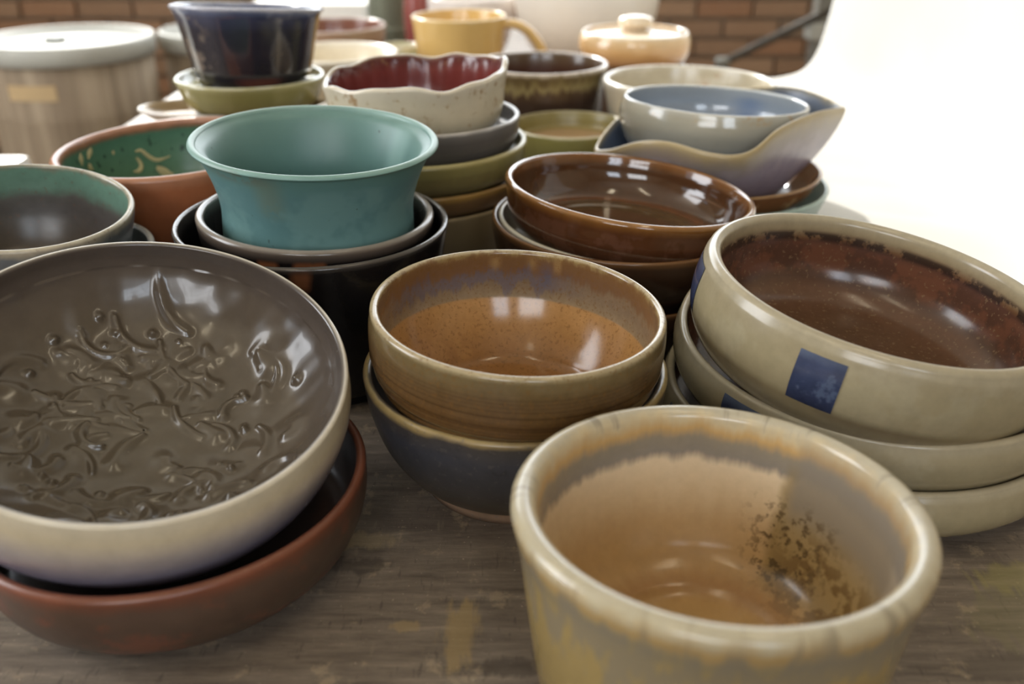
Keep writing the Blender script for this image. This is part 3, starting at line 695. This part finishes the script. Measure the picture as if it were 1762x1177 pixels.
m = glaze('cream_and_oxblood', [(0, '#5d2622'), (0.6, '#6b2b26'), (0.86, '#73302a'), (0.94, '#5d2a26'), (0.965, '#7d5a4a'), (0.985, '#d0c6ae'), (1.04, '#d3c9b2'), (1.2, '#c9bea3'), (1.6, '#c6b899'), (2, '#b8a888')], rough=0.22, amp=0.01, mottle=0.12, mscale=50, bump=0.2, bscale=60,
          layers=[dict(col='#a0763f', t=(1.05, 1.9), thr=0.63, nscale=45, k=0.6), dict(col='#9c7a4a', t=(1.0, 1.5), run=0.5, soft=0.1, thr=0.6, nscale=90, k=0.5)])
vessel('bowl', 'cream bowl with ruffled rim and oxblood-red inside', 'bowl', (sx_, 0.948, 0.199), 0.0925, 0.058, [(0.74, 0), (0.86, 0.1), (0.94, 0.35), (0.975, 0.75), (1, 1)], m, th=0.006, floor=0.010, tilt=(0.010, 0.002), deform=ruffle, res=(160, 44, 36))

# olive dish with tan inside, brown pot behind it
m = glaze('olive_tan_glaze', [(0, '#b08f64'), (0.62, '#b19066'), (0.68, '#9a8550'), (0.78, '#86783f'), (0.94, '#857a42'), (1.0, '#b5ab86'), (1.06, '#87803f'), (1.3, '#75703a'), (2, '#6a643a')], rough=0.3, mottle=0.12)
vessel('dish', 'olive dish with tan floor between the ruffled bowl and the leaf dish', 'dish', (0.072, 1.170, 0.094), 0.0760, 0.094, [(0.8, 0), (0.9, 0.2), (0.96, 0.6), (1, 1)], m, th=0.005, floor=0.084, res=(96, 34, 30),
       inner=[(0, 0.775), (0.5, 0.775), (0.82, 0.78), (0.88, 0.82), (0.9, 0.9), (0.92, 0.96)])
m = glaze('brown_drip_glaze', [(0, '#3a2219'), (0.8, '#472a1e'), (0.95, '#5a4630'), (1.0, '#d2c8c0'), (1.04, '#c0b29c'), (1.08, '#6b5a34'), (1.2, '#594530'), (1.3, '#46342a'), (2, '#3e3029')], rough=0.18, amp=0.02, mottle=0.2,
          layers=[dict(col='#9a8a58', t=(1.10, 1.20), run=0.22, soft=0.03, jit=0.03, k=0.75), dict(col='#5e4a26', t=(1.05, 1.14), run=0.1, soft=0.03, k=0.6)])
vessel('pot', 'dark brown cylindrical pot with pale drips under its rim', 'pot', (0.041, 1.345, 0.1395), 0.0945, 0.1395, [(0.84, 0), (0.88, 0.1), (0.92, 0.5), (0.97, 0.85), (1, 1)], m, th=0.006, lip=0.004, floor=0.06, res=(96, 26, 34))

# leaf stack: two bowls, leaf dish, blue oval bowl
m = glaze('sea_green_glaze', [(0, '#7a958b'), (1.0, '#9db3a8'), (1.2, '#869f95'), (1.6, '#7c958b'), (2, '#7a8a80')], rough=0.3, mottle=0.15)
vessel('bowl', 'sea-green bowl on the table, lowest beneath the leaf-shaped dish', 'bowl', (0.215, 1.000, 0.074), 0.130, 0.074, [(0.5, 0), (0.72, 0.2), (0.91, 0.6), (1, 1)], m, th=0.005, floor=0.032, res=(112, 20, 30))
m = glaze('amber_streak_glaze', [(0, '#7d5330'), (0.95, '#8a5f35'), (1.0, '#b5905c'), (1.05, '#7a4e2a'), (1.3, '#8a5a30'), (1.6, '#74492a'), (2, '#6a4a30')], rough=0.2, mottle=0.3, mscale=30, layers=[dict(col='#b89562', t=(1.1, 1.7), thr=0.55, nscale=30, k=0.7)])
vessel('bowl', 'streaked amber-brown bowl between the leaf-shaped dish and the sea-green bowl', 'bowl', (0.213, 1.000, 0.089), 0.122, 0.056, [(0.5, 0), (0.70, 0.2), (0.90, 0.6), (1, 1)], m, th=0.004, floor=0.0203, res=(112, 20, 30))

def leaf_dish():
    cx, cy = 0.215, 1.0
    K = [(.357, 1.0, .1495), (.352, 1.028, .151), (.329, 1.068, .155), (.300, 1.09, .154), (.255, 1.102, .148), (.205, 1.104, .140), (.155, 1.082, .134), (.115, 1.035, .130),
         (.087, .972, .115), (.096, .934, .121), (.123, .895, .139), (.149, .876, .143), (.179, .862, .138), (.207, .859, .135), (.230, .867, .139), (.259, .888, .154), (.311, .943, .157)]
    rimc = crom(K + [K[0]], 161)[:-1]
    m_ = len(rimc)
    ang = np.arctan2(rimc[:, 1] - cy, rimc[:, 0] - cx)
    base = np.stack([cx + 0.01 + 0.062 * np.cos(ang), cy + 0.055 * np.sin(ang), np.full(m_, 0.058)], 1)
    def wall(s, inset, lift):
        # s 0 foot .. 1 lip; the wall bellies out first and rises later
        wr = 1 - (1 - s) ** 1.4; wz = s ** 1.25
        rx = rimc.copy(); v = rimc[:, :2] - np.array([cx, cy]); l = np.linalg.norm(v, axis=1, keepdims=True)
        rx[:, :2] = np.array([cx, cy]) + v * (1 - inset / l)
        b = base.copy(); b[:, 2] += lift
        p = b.copy(); p[:, :2] = b[:, :2] * (1 - wr) + rx[:, :2] * wr; p[:, 2] = b[:, 2] * (1 - wz) + (rx[:, 2]) * wz
        return p
    c0 = np.array([cx + 0.01, cy, 0])
    rows, T = [], []
    for f in (0.0, 0.5):
        b = wall(0, 0.006, 0.0112); p = b * f + np.array([cx + 0.01, cy, 0.0692]) * (1 - f); rows.append(p); T.append(0.1 * f)
    for s in np.linspace(0, 0.97, 24): rows.append(wall(s, 0.006, 0.0112)); T.append(0.1 + 0.85 * s)
    for u in (0.25, 0.5, 0.75):
        p = wall(1.0, 0.006 * (1 - u), 0); p[:, 2] += 0.0022 * math.sin(PI * u); rows.append(p); T.append(0.96 + 0.08 * u)
    for s in np.linspace(0.985, 0, 24): rows.append(wall(s, 0, 0)); T.append(1.94 - 0.88 * s)
    b = wall(0, 0, 0); b[:, 2] -= 0.004; rows.append(b); T.append(1.97)
    p = b * 0 + np.array([cx + 0.01, cy, 0.056]); rows.append(p); T.append(2.0)
    P = np.array(rows) - np.array([cx, cy, 0.054]); T = np.repeat(np.array(T)[:, None], m_, 1); A = np.repeat(ang[None], len(rows), 0)
    N = grid_normals(P); N[0] = (0, 0, 1); N[-1] = (0, 0, -1)
    if N[3, 0, 2] < 0: N = -N; N[0] = (0, 0, 1); N[-1] = (0, 0, -1)
    root = empty('leaf_dish', (cx, cy, 0.054)); tag(root, 'leaf-shaped pouring dish with wavy tan rim, pointed tip and purple-grey outside', 'dish')
    mt = glaze('lavender_leaf_glaze', [(0, '#4a5a70'), (0.6, '#43536b'), (0.9, '#4a566a'), (0.965, '#6d6a60'), (1.0, '#b3a17a'), (1.06, '#ab9668'), (1.16, '#9a8c7c'), (1.35, '#8d8290'), (1.6, '#857b90'), (2, '#7a7080')], rough=0.32, amp=0.05, nscale=14, mottle=0.15, mscale=30, streak=0.05,
               layers=[dict(col='#a99aa2', t=(1.2, 1.8), thr=0.52, nscale=16, k=0.5)])
    n = len(rows)
    grid_part('interior', P, N, T, A, (0, 25), mt, root); grid_part('rim', P, N, T, A, (25, 30), mt, root)
    grid_part('exterior', P, N, T, A, (30, n - 3), mt, root); grid_part('foot_ring', P, N, T, A, (n - 3, n - 1), mt, root)
leaf_dish()
m = glaze('pale_blue_glaze', [(0, '#7f8ea3'), (0.5, '#8693a5'), (0.85, '#8e98a3'), (0.95, '#a3a9ac'), (1.0, '#c4c1b5'), (1.08, '#a6a18f'), (1.3, '#9d9888'), (1.42, '#8f9394'), (1.5, '#6f778a'), (1.58, '#8f908c'), (1.7, '#68738c'), (1.8, '#8a8c8c'), (2, '#8a8a88')], rough=0.14, amp=0.04, nscale=12, mottle=0.1, mscale=30, coat=0.4,
          layers=[dict(col='#5f779c', t=(0.4, 0.9), ang=(55, 8), asoft=0.15, k=0.6), dict(col='#b08c5a', t=(1.02, 1.1), thr=0.62, nscale=50, k=0.6)])
vessel('bowl', 'glossy pale blue and cream bowl sitting in the leaf-shaped dish', 'bowl', (0.217, 1.000, 0.160), 0.0980, 0.088, [(0.45, 0), (0.68, 0.14), (0.90, 0.40), (1.02, 0.7), (1.03, 0.85), (1, 1)], m, th=0.005, floor=0.012, tilt=(-0.045, -0.03), oval=0.93, res=(128, 40, 40))

m = glaze('oatmeal_glaze', [(0, '#ada287'), (0.7, '#b2a78d'), (0.93, '#b9ae95'), (1.0, '#d8d2c4'), (1.08, '#b6ab94'), (1.6, '#a69b84'), (2, '#9a8d74')], rough=0.2, mottle=0.12, layers=[dict(col='#a5703a', t=(0.6, 0.92), ang=(62, 8), thr=0.5, nscale=40, asoft=0.1, k=0.7), dict(col='#d8d2c2', t=(0.5, 0.9), thr=0.6, nscale=30, k=0.5)])
vessel('bowl', 'oatmeal-coloured bowl behind the pale blue bowl', 'bowl', (0.234, 1.256, 0.133), 0.1130, 0.133, [(0.5, 0), (0.7, 0.2), (0.9, 0.6), (0.97, 0.85), (1, 1)], m, th=0.006, lip=0.0045, floor=0.03, lean=(-0.013, -0.01), res=(96, 30, 34))

# ------------------------------------------------------------------ black faceted pot stack
m = glaze('tan_plain_glaze', [(0, '#8a7350'), (1.0, '#a89068'), (2, '#82694a')], rough=0.35)
vessel('bowl', 'tan bowl on the table beneath the oval platter', 'bowl', (-0.333, 1.180, 0.100), 0.095, 0.100, [(0.6, 0), (0.8, 0.2), (0.95, 0.6), (1, 1)], m, floor=0.07, res=(96, 16, 24))
m = glaze('tan_plate_glaze', [(0, '#8a704a'), (0.85, '#927850'), (0.94, '#a08a68'), (0.97, '#e0dad0'), (1.05, '#d8d0c4'), (1.15, '#a8957a'), (2, '#8f7a58')], rough=0.25, mottle=0.1)
vessel('platter', 'oval brown platter with pale rim under the olive bowl', 'plate', (-0.336, 1.160, 0.118), 0.126, 0.018, [(0.72, 0), (0.86, 0.25), (0.95, 0.6), (1, 1)], m, th=0.004, lip=0.0025, floor=0.007, foot=0.002, oval=0.44, res=(112, 26, 24))
m = glaze('olive_bowl_glaze', [(0, '#7d7844'), (0.94, '#8f8a55'), (0.99, '#d2cfb4'), (1.05, '#9a9560'), (1.2, '#847f45'), (1.7, '#79733f'), (2, '#6f683c')], rough=0.16, mottle=0.2, mscale=30, coat=0.3)
vessel('bowl', 'glossy olive-green bowl holding the black blue-rimmed pot', 'bowl', (-0.324, 1.178, 0.1535), 0.0910, 0.0385, [(0.82, 0), (0.87, 0.15), (0.92, 0.4), (0.965, 0.7), (1, 1)], m, th=0.006, floor=0.0262, foot=0.003, res=(96, 20, 24))
def facets(rad, zz, A, T, R, H):
    n_ = 14; w_ = 2 * PI / n_
    ph_ = (A % w_) - w_ / 2
    f = np.cos(w_ / 2) / np.cos(ph_)
    return np.where((T > 1.12) & (T < 1.93), rad * (0.35 * f + 0.65), rad), zz
m = glaze('midnight_glaze', [(0, '#262838'), (0.8, '#34343f'), (0.94, '#565c78'), (0.985, '#a7aabb'), (1.04, '#b3b4c0'), (1.08, '#5d6a8c'), (1.14, '#3a3f58'), (1.3, '#2b2b38'), (1.7, '#27252c'), (2, '#1c191a')], rough=0.12, amp=0.03, mottle=0.35, mscale=40, bump=0.35, bscale=45, coat=0.4,
          layers=[dict(col='#a8823f', t=(1.1, 1.9), ang=(2, 9), asoft=0.1, k=0.9), dict(col='#857668', t=(1.15, 1.9), ang=(-140, 26), thr=0.56, nscale=35, asoft=0.2, k=0.6), dict(col='#5a2a24', t=(1.82, 1.92), ang=(-70, 20), asoft=0.2, k=0.7)])
vessel('pot', 'faceted midnight-black pot with pale blue rim, standing in the olive bowl', 'pot', (-0.3175, 1.178, 0.234), 0.0905, 0.090, [(0.74, 0), (0.78, 0.15), (0.88, 0.6), (0.95, 0.88), (1, 1)], m, th=0.006, lip=0.0032, floor=0.010, foot=0.003, tilt=(-0.02, -0.02), lean=(-0.01, -0.07), deform=facets, res=(112, 30, 40))
m = glaze('ivory_glaze', [(0, '#bfa984'), (0.9, '#c7b592'), (1.0, '#ddd5c2'), (1.2, '#bca98a'), (2, '#a8946f')], rough=0.3)
vessel('bowl', 'small ivory bowl wedged between the ruffled bowl and the black pot stack', 'bowl', (-0.178, 1.088, 0.132), 0.053, 0.132, [(0.7, 0), (0.85, 0.3), (0.96, 0.7), (1, 1)], m, th=0.005, floor=0.05, res=(80, 20, 24))

# ------------------------------------------------------------------ pots at the far end of the table
m_y = glaze('yellow_glaze', [(0, '#d2a856'), (0.95, '#dab468'), (1.0, '#ecdcb4'), (1.06, '#d8b164'), (1.6, '#cfa556'), (2, '#bf9850')], rough=0.2, mottle=0.08)
cup = vessel('mug', 'wide butter-yellow mug with a loop handle at the far end of the table', 'mug', (-0.092, 1.70, 0.158), 0.083, 0.158, [(0.80, 0), (0.86, 0.08), (0.90, 0.4), (0.95, 0.8), (1, 1)], m_y, th=0.005, floor=0.01, res=(80, 20, 26))
hd = link('handle', tube_mesh('handle', [(0.070, -0.01, 0.143), (0.098, -0.012, 0.144), (0.125, -0.012, 0.128), (0.146, -0.012, 0.095), (0.140, -0.012, 0.06), (0.105, -0.01, 0.038), (0.066, -0.008, 0.036)], [0.008, 0.009, 0.009, 0.008], 14, 1.5), m_y, cup)
at = hd.data.attributes.new('glaze_t', 'FLOAT', 'POINT'); at.data.foreach_set('value', np.full(len(hd.data.vertices), 1.3, np.float32))

m_w = glaze('white_pink_glaze', [(0, '#e6ded2'), (1.0, '#efe9e0'), (1.2, '#e6dccd'), (1.6, '#e2cfb8'), (1.85, '#d9b794'), (2, '#c9a884')], rough=0.3, mottle=0.06)
vessel('bowl', 'big white bowl shading to peach at its foot, behind the lidded pot', 'bowl', (0.160, 2.12, 0.170), 0.158, 0.170, [(0.5, 0), (0.66, 0.12), (0.84, 0.35), (0.95, 0.62), (1, 1)], m_w, th=0.008, floor=0.02, res=(80, 16, 26))
m_h = glaze('peach_brown_glaze', [(0, '#c99a5c'), (0.95, '#d6b280'), (1.0, '#eee4cf'), (1.1, '#d8b684'), (1.4, '#cc9a5a'), (1.65, '#b57f48'), (2, '#9a6a40')], rough=0.15, mottle=0.15, mscale=25, coat=0.4)
m_b = glaze('umber_glaze', [(0, '#4a3020'), (1.0, '#6a4a30'), (1.2, '#4d3424'), (2, '#40301f')], rough=0.2)
vessel('bowl', 'umber-brown bowl on the table beneath the lidded peach pot', 'bowl', (0.203, 1.60, 0.098), 0.085, 0.098, [(0.65, 0), (0.82, 0.2), (0.95, 0.6), (1, 1)], m_b, floor=0.0889, res=(80, 14, 20))
cas = vessel('lidded_pot', 'peach-brown lidded pot with round knob on the umber bowl', 'pot', (0.203, 1.60, 0.146), 0.088, 0.056, [(0.80, 0), (0.95, 0.2), (1.04, 0.5), (1.04, 0.8), (1, 1)], m_h, th=0.006, floor=0.008, foot=0.004, res=(80, 18, 22))
lid = link('lid', lathe_mesh('lid', [(0.076, 0.046), (0.078, 0.050), (0.074, 0.053), (0.05, 0.056), (0.022, 0.058), (0.0, 0.058)], 64), m_h, cas)
kn = link('knob', lathe_mesh('knob', [(0.016, 0.056), (0.017, 0.060), (0.027, 0.064), (0.030, 0.070), (0.025, 0.077), (0.012, 0.080), (0.0, 0.0805)], 32), m_h, lid)
for o_ in (lid, kn):
    at = o_.data.attributes.new('glaze_t', 'FLOAT', 'POINT'); at.data.foreach_set('value', np.full(len(o_.data.vertices), 1.05, np.float32))

m_c = glaze('cream_plate_glaze', [(0, '#dfceae'), (0.85, '#e4d8bf'), (1.0, '#efe8d8'), (1.2, '#d9c8a6'), (2, '#c4b18c')], rough=0.25, mottle=0.06)
vessel('bowl', 'broad cream shallow bowl behind the black pot', 'bowl', (-0.300, 1.62, 0.110), 0.108, 0.110, [(0.45, 0), (0.6, 0.3), (0.85, 0.75), (1, 1)], m_c, th=0.006, lip=0.005, floor=0.07, res=(80, 20, 22))
m_r = glaze('maroon_tan_glaze', [(0, '#6b3a30'), (0.93, '#8a5a48'), (1.0, '#d8c8bc'), (1.08, '#a8876c'), (1.4, '#987458'), (1.6, '#80453a'), (2, '#6b3a32')], rough=0.2, mottle=0.15)
vessel('bowl', 'tan bowl with maroon base behind the broad cream bowl', 'bowl', (-0.372, 2.0, 0.102), 0.112, 0.102, [(0.6, 0), (0.8, 0.2), (0.95, 0.6), (1, 1)], m_r, floor=0.02, res=(80, 14, 20))
m_g = glaze('pale_green_glaze', [(0, '#b5b08c'), (0.95, '#c2bc9a'), (1.0, '#e6e2d4'), (1.2, '#aab088'), (2, '#98a078')], rough=0.2)
vessel('bowl', 'small pale green bowl beside the yellow mug', 'bowl', (-0.215, 1.85, 0.086), 0.034, 0.086, [(0.7, 0), (0.85, 0.2), (0.96, 0.6), (1, 1)], m_g, th=0.004, floor=0.02, res=(64, 14, 18))
m_red = glaze('brick_red_glaze', [(0, '#7a2e28'), (1.0, '#9a4a40'), (2, '#7d322b')], rough=0.25)
vessel('jar', 'brick-red jar between the grey-green canister and the pink bowl', 'jar', (-0.212, 2.30, 0.165), 0.040, 0.165, [(0.85, 0), (1.0, 0.15), (1.08, 0.5), (1.0, 0.85), (1, 1)], m_red, floor=0.02, res=(64, 14, 18))
m_p = glaze('pink_white_glaze', [(0, '#dccdc4'), (1.0, '#efe8e2'), (1.3, '#e2d2c8'), (2, '#c8b0a4')], rough=0.2)
vessel('bowl', 'pinkish-white bowl behind the yellow mug', 'bowl', (-0.092, 2.20, 0.135), 0.098, 0.135, [(0.55, 0), (0.8, 0.2), (0.96, 0.6), (1, 1)], m_p, floor=0.02, res=(72, 14, 20))
can = empty('canister', (-0.305, 2.44, 0)); tag(can, 'tall grey-green metal canister beside the white carton', 'canister')
m_can = plain('grey_green_metal', '#7f8372', 0.45, 0.2, (40, 40, 2), metal=0.3)
link('body', lathe_mesh('body', [(0, 0), (0.050, 0), (0.053, 0.004), (0.053, 0.27), (0.048, 0.285), (0.0, 0.285)], 48), m_can, can)
link('lid', lathe_mesh('lid', [(0.055, 0.268), (0.056, 0.29), (0.05, 0.300), (0.0, 0.302)], 48), m_can, can)
link('band', lathe_mesh('band', [(0.053, 0.03), (0.0545, 0.032), (0.0545, 0.04), (0.053, 0.042)], 48), m_can, can)
bx = empty('carton', (-0.510, 2.56, 0)); tag(bx, 'flat white carton lying on the bench', 'box')
m_card = plain('white_card', '#efece4', 0.7, 0.05)
link('tray', box_mesh('tray', (0.285, 0.2, 0.066), (0, 0, 0.033), 0.003), m_card, bx)
link('lid', box_mesh('lid', (0.292, 0.207, 0.036), (0, 0, 0.07), 0.003), m_card, bx)

# ------------------------------------------------------------------ things standing on the floor behind the table
m_fib = plain('fibre_drum', '#9a8a74', 0.8, 0.3, (26, 26, 1.2), bump=0.2, col2='#7a6a57')
m_lid = plain('drum_lid_grey_white', '#b2b2aa', 0.5, 0.1, (5, 5, 5))
m_lab = plain('paper_label', '#b39a73', 0.8, 0.1)
def drum(x, y, top, R, label, lab=True):
    h = top - FLOOR
    r = empty('drum', (x, y, FLOOR)); tag(r, label, 'drum', 'fibre drums behind the table')
    link('body', lathe_mesh('body', [(0, 0), (R * 0.94, 0), (R * 0.95, 0.02), (R * 0.95, 0.10), (R * 0.96, 0.11), (R * 0.95, 0.12), (R * 0.95, h - 0.20), (R * 0.965, h - 0.19), (R * 0.95, h - 0.18), (R * 0.95, h - 0.02), (0, h - 0.02)], 64), m_fib, r)
    l = link('lid', lathe_mesh('lid', [(R * 0.955, h - 0.05), (R, h - 0.048), (R * 1.005, h - 0.01), (R * 0.99, h), (R * 0.94, h), (R * 0.92, h - 0.012), (0, h - 0.014)], 64), m_lid, r)
    n = link('bung', lathe_mesh('bung', [(0.03, h - 0.016), (0.03, h - 0.002), (0.022, h), (0, h)], 24), plain('bung_grey', '#6f746c', 0.6), l)
    n.location = (-0.02, -0.02, 0)
    if lab:
        V, F = [], []
        for i in range(13):
            a = math.radians(-112 + 34 * i / 12)
            for z in (h - 0.135, h - 0.095): V.append((R * 0.957 * math.cos(a), R * 0.957 * math.sin(a), z))
        F = [(2 * i, 2 * i + 2, 2 * i + 3, 2 * i + 1) for i in range(12)]
        me = bpy.data.meshes.new('paper_label'); me.from_pydata(V, [], F); me.update()
        o = link('paper_label', me, m_lab, r); s_ = o.modifiers.new('t', 'SOLIDIFY'); s_.thickness = 0.002
drum(-1.245, 2.70, -0.022, 0.235, 'fibre drum with grey-white lid and a tan paper label')
drum(-0.865, 3.02, -0.045, 0.225, 'fibre drum with grey-white lid and no label, partly behind the black pot', False)
bn_ = empty('storage_tub', (-1.05, 1.46, FLOOR)); tag(bn_, 'white plastic storage tub standing on the floor beside the table', 'tub')
m_tub = plain('white_plastic', '#dedcd4', 0.4, 0.05)
link('body', box_mesh('body', (0.40, 0.20, 0.66), (0, 0, 0.33), 0.03), m_tub, bn_)
link('lid', box_mesh('lid', (0.44, 0.24, 0.04), (0, 0, 0.675), 0.016), m_tub, bn_)

st = empty('metal_stand', (0.955, 3.0, FLOOR)); tag(st, 'grey metal stand with a dark diagonal brace in front of the brick wall', 'stand')
m_st = plain('galvanised_steel', '#8a8880', 0.5, 0.2, (6, 6, 6), metal=0.4)
m_dkst = plain('dark_steel', '#4c463d', 0.5, 0.2, (20, 20, 20), metal=0.4)
link('post', box_mesh('post', (0.055, 0.055, 0.95), (0, 0, 0.475), 0.004), m_st, st)
link('base_plate', box_mesh('base_plate', (0.3, 0.3, 0.02), (0, 0, 0.01), 0.004), m_dkst, st)
link('bracket', box_mesh('bracket', (0.075, 0.075, 0.05), (-0.005, 0, 0.70), 0.006), m_lid, st)
link('brace', tube_mesh('brace', [(-0.30, -0.02, 0.605), (-0.15, -0.02, 0.68), (-0.02, -0.02, 0.745), (0.02, -0.02, 0.765)], [0.012, 0.013, 0.013], 10), m_dkst, st)
link('knob', lathe_mesh('knob', [(0, -0.02), (0.022, -0.016), (0.026, 0), (0.022, 0.016), (0, 0.02)], 20), m_st, st).location = (-0.30, -0.02, 0.605)
link('foot_bar', tube_mesh('foot_bar', [(-0.30, -0.02, 0.60), (-0.32, -0.02, 0.3), (-0.33, -0.02, 0.0)], [0.012, 0.012], 10), m_dkst, st)
